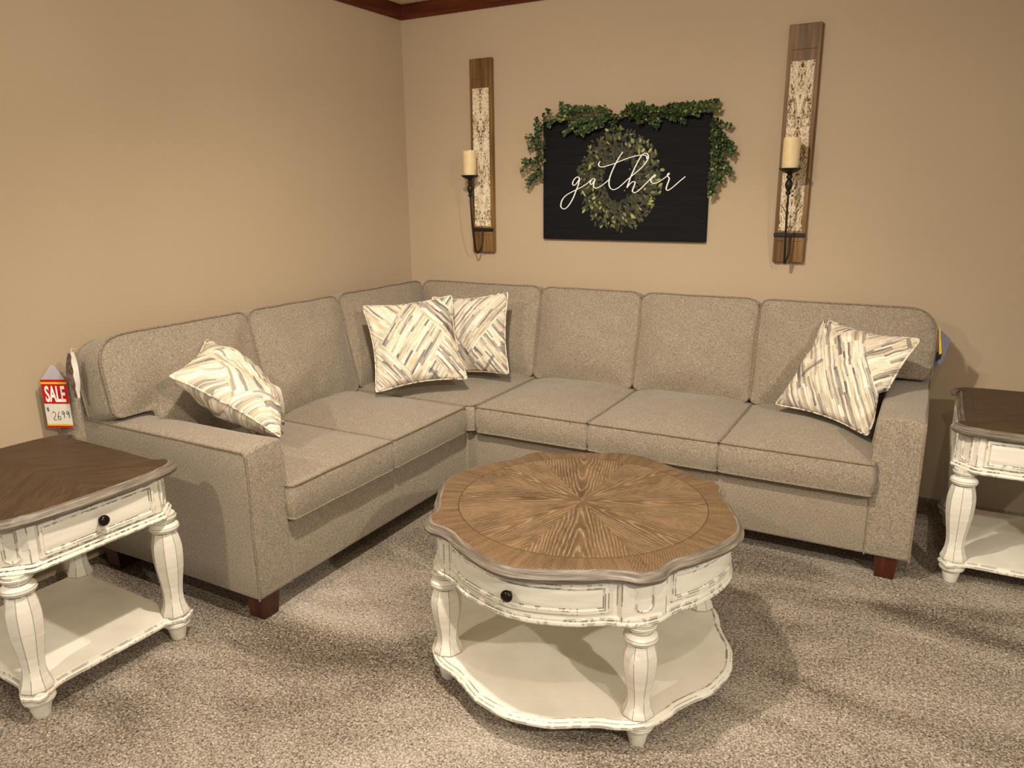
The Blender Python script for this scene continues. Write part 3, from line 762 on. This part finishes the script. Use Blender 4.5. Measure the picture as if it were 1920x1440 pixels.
# ---------------------------------------------------------------- wall sign with painted wreath
SX0, SX1, SZ0, SZ1 = 1.003, 1.9755, 1.2528, 1.915
sign = thing('wall_sign', 'black shiplap wall sign with painted leaf wreath and white script reading gather', 'sign', ((SX0+SX1)/2, 0, (SZ0+SZ1)/2))
def T_sign(x, z, y=-0.03): return Vector((x-(SX0+SX1)/2, y, z-(SZ0+SZ1)/2))
V, F = rbox(SX0-(SX0+SX1)/2, SX1-(SX0+SX1)/2, -0.03, -0.002, -(SZ1-SZ0)/2, (SZ1-SZ0)/2, 0.002, 1); mk('panel', V, F, M['black'], sign, 30)
# script lettering: pen strokes in metres from the sign's centre (across, up)
strokes = [
 [(-0.2527,0.0072),(-0.2573,0.0185),(-0.2731,0.0187),(-0.2902,0.0018),(-0.2963,-0.0162),(-0.2899,-0.0251),(-0.2772,-0.0204),(-0.2638,-0.0046),(-0.2527,0.0092)],
 [(-0.2527,0.0092),(-0.2613,-0.0247),(-0.2745,-0.0567),(-0.2945,-0.1010),(-0.3194,-0.1376),(-0.3400,-0.1552),(-0.3562,-0.1569),(-0.3689,-0.1458),(-0.3690,-0.1273),(-0.3589,-0.1028),(-0.3360,-0.0805),(-0.3040,-0.0637),(-0.2678,-0.0479),(-0.2275,-0.0291),(-0.1965,-0.0095),(-0.1833,0.0022)],
 [(-0.1568,0.0018),(-0.1613,0.0089),(-0.1724,0.0091),(-0.1833,-0.0018),(-0.1866,-0.0156),(-0.1807,-0.0217),(-0.1719,-0.0158),(-0.1611,-0.0002)],
 [(-0.1568,0.0057),(-0.1652,-0.0179),(-0.1659,-0.0318),(-0.1582,-0.0410),(-0.1427,-0.0412),(-0.1166,-0.0284),(-0.0908,-0.0110),(-0.0716,0.0044)],
 [(0.0058,0.1500),(-0.0166,0.1193),(-0.0391,0.0814),(-0.0574,0.0431),(-0.0688,0.0121),(-0.0725,-0.0152),(-0.0685,-0.0349),(-0.0574,-0.0476),(-0.0422,-0.0516),(-0.0208,-0.0440),(0.0043,-0.0260),(0.0334,-0.0012),(0.0540,0.0147),(0.0826,0.0365),(0.1110,0.0588),(0.1349,0.0829),(0.1505,0.1070),(0.1531,0.1239),(0.1453,0.1365),(0.1310,0.1377),(0.1129,0.1251),(0.0933,0.0934),(0.0737,0.0558),(0.0580,0.0216),(0.0463,-0.0091),(0.0346,-0.0419)],
 [(-0.1272,0.1031),(-0.1357,0.0924),(-0.1363,0.0819),(-0.1275,0.0738),(-0.1057,0.0733),(-0.0713,0.0814),(-0.0372,0.0910),(0.0008,0.1043),(0.0384,0.1159),(0.0756,0.1250),(0.1086,0.1290),(0.1313,0.1283),(0.1439,0.1204),(0.1430,0.1091)],
 [(0.0346,-0.0419),(0.0550,-0.0189),(0.0715,-0.0095),(0.0809,-0.0134),(0.0784,-0.0288),(0.0706,-0.0481),(0.0681,-0.0616),(0.0776,-0.0683),(0.0942,-0.0638),(0.1186,-0.0447),(0.1467,-0.0182),(0.1706,0.0043),(0.1864,0.0193),(0.1943,0.0248),(0.1939,0.0153),(0.1786,0.0080),(0.1717,-0.0033),(0.1754,-0.0148),(0.1899,-0.0207),(0.2122,-0.0153),(0.2399,0.0013),(0.2633,0.0179),(0.2729,0.0271),(0.2708,0.0309),(0.2650,0.0254),(0.2654,0.0160),(0.2738,0.0064),(0.2724,-0.0086),(0.2652,-0.0274),(0.2600,-0.0462),(0.2624,-0.0557),(0.2725,-0.0577),(0.2978,-0.0410),(0.3285,-0.0151),(0.3627,0.0124)],
]
mb = MB()
for st in strokes:
    c = catmull([(px_, -0.032, pz_) for px_, pz_ in st], 7)
    wd = []
    for i in range(len(c)):
        d = (c[min(i+1, len(c)-1)]-c[max(i-1, 0)])
        wd.append(0.0023+0.0017*max(0, abs(d.z)/max(d.length, 1e-6)-0.55)*2.0)
    V, F = tube(c, wd, 8); V = [Vector((v.x, -0.0325+(v.y+0.032)*0.35, v.z)) for v in V]; mb.add(V, F)
for q in ((0.0485, 0.0571), (0.0214, -0.0573)):
    c = Vector((q[0], 0, q[1])); mb.add(*rbox(c.x-0.002, c.x+0.002, -0.034, -0.0302, c.z-0.002, c.z+0.002, 0.0008, 1))
mb.build('script_lettering', M['white'], sign, 60)
rng = np.random.RandomState(5)
mb = MB(); wc = Vector((-0.0158, 0, -0.0012))
def leaf(mb, c, ang, L, Wd, y, tone, n=7):
    ca, sa = math.cos(ang), math.sin(ang); pts = []
    prof = [math.sin(PI*k/n)**0.7 for k in range(n+1)]
    V = [(0, 0)] + [(L*k/n, Wd*prof[k]) for k in range(1, n)] + [(L, 0)] + [(L*k/n, -Wd*prof[k]) for k in range(n-1, 0, -1)]
    P3 = [Vector((c.x+x*ca-z*sa, y, c.z+x*sa+z*ca)) for x, z in V]
    m = len(P3); P4 = [p+Vector((0, 0.0012, 0)) for p in P3]
    F = [tuple(range(m)), tuple(range(m, 2*m))[::-1]] + [(i, (i+1) % m, m+(i+1) % m, m+i) for i in range(m)]
    mb.add(P3+P4, F, tone)
# painted wreath: ellipse-ish ring of short strokes
for i in range(1250):
    th = rng.uniform(0, 2*PI); rr = rng.uniform(0.092, 0.228) if i < 1060 else rng.uniform(0.15, 0.245)
    rx, rz = rr*1.02, rr*1.12
    c = Vector((wc.x+rx*math.cos(th), 0, wc.z+rz*math.sin(th)))
    ang = math.atan2(rz*math.sin(th), rx*math.cos(th)) + rng.uniform(-0.35, 0.9)
    if rng.rand() < 0.3: ang = th+PI/2+rng.uniform(-.5, .5)
    tone = rng.uniform(0.0, 0.5) if i < 1060 else rng.uniform(0.35, 1.0)
    L = rng.uniform(0.016, 0.034); leaf(mb, c, ang, L, L*rng.uniform(0.14, 0.3), -0.0302-0.0000012*i, tone)
mb.build('painted_wreath', M['pleaf'], sign, 30, attr='tone')

# ---------------------------------------------------------------- garland
gar = thing('garland', 'leafy green faux boxwood garland draped over the black wall sign', 'garland', (1.5, -0.04, 1.9))
GL = gar.location
leaves = MB(); stems = MB()
def leaf3(c, d, L, Wd, tone):
    d = d.normalized(); up = Vector((rng.uniform(-1, 1), -1.2, rng.uniform(-.6, 1))); s_ = d.cross(up)
    if s_.length < 1e-3: s_ = Vector((1, 0, 0))
    s_.normalize(); nn = s_.cross(d)
    fold = 0.25
    P3 = [c, c+d*L*0.3+s_*Wd*0.8+nn*Wd*fold, c+d*L*0.65+s_*Wd+nn*Wd*fold, c+d*L*0.9+s_*Wd*0.55+nn*Wd*fold*0.5, c+d*L, c+d*L*0.9-s_*Wd*0.55+nn*Wd*fold*0.5, c+d*L*0.65-s_*Wd+nn*Wd*fold, c+d*L*0.3-s_*Wd*0.8+nn*Wd*fold, c+d*L*0.5]
    F = [(0, 1, 8), (1, 2, 8), (2, 3, 8), (3, 4, 8), (4, 5, 8), (5, 6, 8), (6, 7, 8), (7, 0, 8)]
    V2 = [p-nn*0.0007 for p in P3]
    P3 = [Vector((p.x, min(p.y, -0.0035-GL.y if True else 0), p.z)) for p in P3]
    leaves.add(P3 + [Vector((p.x, min(p.y, -0.0030-GL.y), p.z)) for p in V2], F+[tuple(i+9 for i in f[::-1]) for f in F], tone)
def sprig(p0, p1, depth=0.03, dens=1.0, spread=0.03, bend=0.0):
    a = Vector((p0[0], -0.045, p0[1]))-GL; b = Vector((p1[0], -0.045-depth, p1[1]))-GL
    L = (b-a).length; mid = (a+b)/2+Vector((0, -0.015, bend))
    c = catmull([a, mid, b], 8); stems.add(*tube(c, 0.0014, 5))
    n = int(L/0.0075*dens)
    for i in range(n):
        t = (i+rng.rand())/n; k = min(len(c)-2, int(t*(len(c)-1))); p = c[k]+(c[k+1]-c[k])*(t*(len(c)-1)-k); d = (c[k+1]-c[k]).normalized()
        for s in range(3):
            a_ = rng.uniform(0, 2*PI); side = Vector((math.cos(a_)*0.8, -abs(math.sin(a_))*0.7, math.sin(a_)*0.8)); side -= d*side.dot(d)
            dd = d*rng.uniform(0.4, 1.1)+side
            q = p+side*rng.uniform(0, spread)*(1-0.6*t)
            leaf3(q, dd, rng.uniform(0.013, 0.021), rng.uniform(0.0045, 0.0072), min(1, max(0, rng.normal(0.42, 0.22)+0.25*t*(rng.rand() < 0.4))))
# sprigs: root and tip of each, in metres along and up the wall
SP = [((1.407,1.959),(1.130,1.976)),((1.439,1.938),(1.190,1.894)),((1.439,1.927),(1.230,1.841)),((1.216,1.956),(1.084,1.927)),((1.150,1.954),(1.057,1.888)),((1.345,1.915),(1.273,1.833)),((1.376,1.933),(1.352,1.863)),((1.464,1.931),(1.447,1.848)),((1.312,1.956),(1.143,1.987)),((1.248,1.968),(1.131,1.914)),((1.440,1.905),(1.472,1.847)),((1.281,1.935),(1.204,1.870)),((1.408,1.917),(1.377,1.885)),((1.150,1.971),(1.140,1.998)),((1.281,1.910),(1.158,1.844)),((1.371,1.886),(1.256,1.839)),((1.532,1.905),(1.670,1.956)),((1.501,1.929),(1.551,1.974)),((1.607,1.929),(1.695,1.853)),((1.561,1.937),(1.608,1.884)),((1.486,1.919),(1.596,1.961)),((1.636,1.946),(1.705,1.879)),((1.561,1.948),(1.703,1.938)),((1.531,1.949),(1.620,1.970)),((1.710,1.923),(1.844,1.873)),((1.666,1.936),(1.942,1.925)),((1.710,1.939),(2.008,1.962)),((1.769,1.920),(1.921,1.905)),((1.882,1.929),(2.016,1.926)),((1.738,1.954),(1.968,1.954)),((1.725,1.917),(1.797,1.891)),((1.740,1.911),(1.887,1.912)),((1.680,1.941),(1.885,1.954)),((1.009,1.903),(0.975,1.816)),((1.022,1.920),(1.050,1.975)),((0.988,1.828),(0.919,1.836)),((0.988,1.852),(0.968,1.933)),((0.974,1.779),(1.030,1.791)),((0.967,1.794),(1.016,1.703)),((0.960,1.705),(0.890,1.700)),((0.981,1.704),(0.883,1.652)),((0.988,1.650),(0.918,1.554)),((0.995,1.614),(0.911,1.585)),((0.988,1.734),(1.009,1.614)),((0.960,1.818),(0.926,1.771)),((1.002,1.816),(1.023,1.776)),((0.995,1.638),(0.939,1.603)),((1.982,1.877),(2.077,1.840)),((1.990,1.872),(2.038,1.775)),((1.998,1.835),(2.093,1.752)),((2.006,1.795),(2.102,1.699)),((2.016,1.755),(2.085,1.626)),((2.001,1.777),(2.005,1.676)),((2.019,1.702),(2.043,1.595)),((2.034,1.675),(2.097,1.605)),((2.007,1.676),(1.996,1.542)),((2.024,1.622),(2.019,1.520)),((2.000,1.596),(2.004,1.499)),((2.005,1.808),(1.983,1.777)),((2.022,1.794),(2.008,1.715)),((2.037,1.728),(2.029,1.643)),((2.036,1.649),(2.050,1.568)),((2.025,1.833),(2.062,1.740)),((2.007,1.860),(2.003,1.807)),((2.045,1.780),(2.106,1.720))]
for p0, p1 in SP: sprig(p0, p1, depth=rng.uniform(0.0, 0.035), dens=1.15, spread=0.017)
mid_ = [Vector((x, -0.04, z))-GL for x, z in [(0.887,1.707),(0.957,1.705),(0.985,1.852),(1.020,1.915),(1.148,1.954),(1.310,1.956),(1.437,1.927),(1.559,1.943),(1.708,1.934),(1.880,1.946),(1.978,1.924),(1.997,1.835),(2.032,1.702),(2.024,1.596),(2.003,1.515)]]
stems.add(*tube(catmull(mid_, 6), 0.0022, 6))
leaves.build('leaves', M['leaf'], gar, 20, attr='tone'); stems.build('stem', M['stem'], gar, 60)

# ---------------------------------------------------------------- sconces and candles
def sconce(x0, label, clabel, seed, armdx):
    W_, z0, z1 = 0.151, 1.1623, 2.2912; H_ = z1-z0
    t = thing('wall_sconce', label, 'sconce', (x0+W_/2, -0.0115, z0), 0, 'carved board candle sconces')
    mb = MB(); mb.add(*rbox(-W_/2, W_/2, -0.022, 0.010, 0, H_, 0.002, 1)); 
    mb.add(*rbox(-W_/2+0.016, W_/2-0.016, -0.025, -0.020, H_-0.115, H_-0.112, 0.001, 1)).add(*rbox(-W_/2+0.016, W_/2-0.016, -0.025, -0.020, 0.106, 0.109, 0.001, 1))
    mb.build('back_board', M['board'], t, 30)
    # carved panel: mirrored scrollwork in relief
    pw, pz0, pz1 = W_-0.038, 0.155, H_-0.165
    nu, nv = 64, 420; V = []; F = []; A = []
    for i in range(nv+1):
        for j in range(nu+1):
            u = (j/nu*2-1); v = pz0+(pz1-pz0)*i/nv; au = abs(u)
            p = Vector((au*3.2, v*18, seed)); w_ = noise.noise(p*0.9)*1.2
            a1 = abs(noise.noise(Vector((au*5.5+w_*1.8, v*42+w_*2.4, seed+3)))); a2 = abs(noise.noise(Vector((au*11+w_*2, v*84-w_*2, seed+9))))
            band = math.sin(v*24+math.cos(au*5)*1.6)
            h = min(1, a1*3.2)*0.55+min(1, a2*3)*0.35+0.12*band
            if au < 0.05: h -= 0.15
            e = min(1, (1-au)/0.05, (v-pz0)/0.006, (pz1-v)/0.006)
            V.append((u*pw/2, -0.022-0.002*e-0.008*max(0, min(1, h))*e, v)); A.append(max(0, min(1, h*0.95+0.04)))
    for i in range(nv):
        for j in range(nu):
            a = i*(nu+1)+j; F.append((a, a+1, a+nu+2, a+nu+1))
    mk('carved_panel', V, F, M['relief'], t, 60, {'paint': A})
    MB().add(*rbox(-W_/2-0.001, W_/2+0.001, -0.031, -0.020, 0.128, 0.147, 0.002, 1)).build('strap', M['iron'], t, 30)
    dx = armdx; zc = 0.446; yc = -0.165
    # hooked rod: from strap down, loop round and up to the cup
    path = catmull([(0.005, -0.034, 0.140), (0.006, -0.038, 0.09), (0.004, -0.050, 0.035), (-0.002+dx*0.3, -0.078, 0.002), (dx*0.6-0.002, -0.108, 0.014), (dx*0.85, -0.134, 0.085), (dx, -0.154, 0.20), (dx, yc, 0.345)], 8)
    MB().add(*tube(path, 0.0055, 10)).build('hook_arm', M['iron'], t, 60)
    st = [(0.006, 0.335), (0.012, 0.342), (0.013, 0.350), (0.008, 0.356), (0.016, 0.372), (0.019, 0.388), (0.014, 0.402), (0.008, 0.410), (0.014, 0.416), (0.015, 0.424), (0.010, 0.430), (0.018, zc-0.004)]
    MB().add(*lathe(st, 24, (dx, yc))).build('turned_stem', M['iron'], t, 60)
    MB().add(*lathe([(0.010, zc-0.010), (0.030, zc-0.004), (0.048, zc+0.008), (0.053, zc+0.014), (0.051, zc+0.016), (0.043, zc+0.009), (0.036, zc+0.008)], 36, (dx, yc))).build('candle_cup', M['iron'], t, 60)
    ob = t.location
    cz = z0+zc+0.009; R_ = 0.0395; Hc = 0.146
    rings = []
    for k, (r, z) in enumerate([(R_-0.002, 0), (R_, 0.003), (R_, Hc*0.5), (R_, Hc-0.004), (R_-0.002, Hc), (R_-0.006, Hc-0.001), (R_-0.010, Hc-0.012), (0.010, Hc-0.016), (0.002, Hc-0.016)]):
        rings.append([(r*math.cos(q), r*math.sin(q), z+(0.003*math.sin(q*2+seed)+0.002*math.sin(q*5) if z > Hc*0.7 else 0)) for q in [2*PI*j/40 for j in range(40)]])
    c = mk('pillar_candle', *loft(rings), M['wax'], None, 50); c.location = (ob.x+dx, ob.y+yc, cz)
    tag(c, clabel, 'candle', 'pillar candles on the sconces')
    w = mk('wick', *tube([(0, 0, Hc-0.018), (0.001, 0, Hc-0.010), (0.003, 0.001, Hc-0.004)], 0.0012, 6), M['ink'], c, 60)
sconce(0.511, 'wooden wall sconce with cream carved panel, left of the black sign', 'ivory pillar candle on the left wall sconce near the room corner', 2.0, 0.002)
sconce(2.3292, 'wooden wall sconce with cream carved panel, right of the black sign', 'ivory pillar candle on the wall sconce right of the black sign', 6.0, 0.002)

# ---------------------------------------------------------------- tags on the sofa
def textmesh(s, size, sx, off, bold=0.0):
    cu = bpy.data.curves.new('txt', 'FONT'); cu.body = s; cu.size = size; cu.align_x = 'CENTER'; cu.offset = bold; cu.extrude = 0.0003; cu.resolution_u = 4
    o = bpy.data.objects.new('txt', cu); COL.objects.link(o)
    dg = bpy.context.evaluated_depsgraph_get(); me = bpy.data.meshes.new_from_object(o.evaluated_get(dg))
    V = [Vector((v.co.x*sx+off[0], v.co.z, v.co.y+off[1])) for v in me.vertices]; F = [tuple(p.vertices) for p in me.polygons]
    bpy.data.objects.remove(o); bpy.data.meshes.remove(me); return V, F
tx = thing('sale_tag', 'red and white paper SALE price tag hanging at the left end of the sofa back', 'tag', (0.1068, -2.5050, 0.7378), 0.45)
w, hh = 0.052, 0.098
rect = lambda x0, x1, z0, z1, y0, y1: rbox(x0, x1, y0, y1, z0, z1, 0)
mk('card', *rect(-w, w, -hh, hh, -0.0005, 0.0005), M['paper'], tx, 30)
mk('red_header', *rect(-w, w, 0.0, hh, -0.0010, -0.0006), M['red'], tx, 30)
for z_ in ((hh-0.018, hh-0.010, -0.0014), (-hh+0.008, -hh+0.015, -0.0010)): mk('yellow_stripe', *rect(-w, w, z_[0], z_[1], z_[2], z_[2]+0.0004), M['yellow'], tx, 30)
mk('red_footer', *rect(-w, w, -hh, -hh+0.008, -0.0010, -0.0006), M['red'], tx, 30)
V, F = textmesh('SALE', 0.088, 0.44, (0, 0.010), 0.0022); mk('sale_lettering', [v+Vector((0, -0.0018, 0)) for v in V], F, M['white'], tx, 30)
dig = {'2': [(0, .8), (.3, 1), (.7, .85), (.6, .5), (.1, .05), (.8, 0)], '6': [(.6, 1), (.2, .6), (.1, .2), (.4, 0), (.75, .2), (.5, .45), (.15, .3)], '9': [(.8, .8), (.4, 1), (.15, .75), (.4, .5), (.8, .8), (.7, 0)]}
mb = MB(); x = -0.024
for i, ch in enumerate('2699'):
    s_ = 0.034 if i < 2 else 0.028; zo = -0.066+(0.008 if i >= 2 else 0)
    c = catmull([Vector((x+px*s_*0.5, -0.0012, zo+pz*s_)) for px, pz in dig[ch]], 5); V, F = tube(c, 0.0012, 6); V = [Vector((v.x, -0.0012+(v.y+0.0012)*0.3, v.z)) for v in V]; mb.add(V, F); x += 0.0185
V, F = textmesh('$', 0.022, 0.9, (-0.040, -0.030)); mb.add([v+Vector((0, -0.0012, 0)) for v in V], F)
mb.build('handwritten_price', M['ink'], tx, 60)
# clear sleeve above the card
V = [(-w*0.95, 0, hh), (w*0.9, 0, hh), (w*0.2, 0.002, hh+0.055), (-w*0.05, 0.002, hh+0.058)]
V = V+[(a, b+0.0006, c) for a, b, c in V]; F = [(0, 1, 2, 3), (7, 6, 5, 4), (0, 4, 5, 1), (1, 5, 6, 2), (2, 6, 7, 3), (3, 7, 4, 0)]
mk('plastic_sleeve', V, F, M['plastic'], tx, 30)
# folded hang tag
ht = thing('hang_tag', 'folded brown and white hang tag dangling beside the SALE tag on the sofa back', 'tag', (0.2396, -2.5000, 0.8676), 0.75)
def fold(sgn, mat, name):
    N = 10; V = []; F = []
    for i in range(N+1):
        z = 0.085-0.175*i/N; half = 0.012+0.016*math.sin(PI*min(1, i/N*1.1))
        V += [(0.0+0.002*math.sin(i*2.1), -0.0, z+0.003*math.sin(i*3.0)), (sgn*half, 0.012+0.004*math.sin(i), z+0.004*math.sin(i*1.7+sgn))]
    m = len(V)
    V = V+[(x+0.0004, y+0.0006, z) for x, y, z in V]
    for i in range(N):
        a = 2*i; F += [(a, a+1, a+3, a+2), (m+a, m+a+2, m+a+3, m+a+1), (a, a+2, m+a+2, m+a), (a+1, m+a+1, m+a+3, a+3)]
    mk(name, V, F, mat, ht, 50)
fold(-1, M['tagprint'], 'printed_cover'); fold(0.6, M['paper'], 'inner_page')
mk('string', *tube([(0, 0.002, 0.08), (0.004, 0.012, 0.10), (0.012, 0.03, 0.095)], 0.0009, 6), M['paper'], ht, 60)
# slate card with a yellow edge on the right end
rt = thing('hang_tag', 'slate blue card tag hanging behind the right end of the sofa back', 'tag', (3.150, -0.30, 0.81), 0.0)
def quad(P4, th, mat, name, par):
    V = [Vector(p) for p in P4]; V += [v+Vector((0, th, 0)) for v in V]
    mk(name, V, [(0, 1, 2, 3), (7, 6, 5, 4), (0, 4, 5, 1), (1, 5, 6, 2), (2, 6, 7, 3), (3, 7, 4, 0)], mat, par, 30)
quad([(-0.024, 0, 0.098), (0.019, 0, 0.060), (-0.006, 0, -0.052), (-0.038, 0, -0.090)], 0.0012, M['bluecard'], 'card', rt)
quad([(-0.034, -0.004, 0.12), (-0.028, -0.004, 0.10), (-0.010, -0.004, -0.005), (-0.020, -0.004, -0.012)], 0.0012, M['yellow'], 'yellow_ribbon', rt)
quad([(-0.030, -0.003, 0.00), (-0.010, -0.003, -0.005), (-0.012, -0.003, -0.030), (-0.030, -0.003, -0.045)], 0.0012, M['iron'], 'dark_backing', rt)
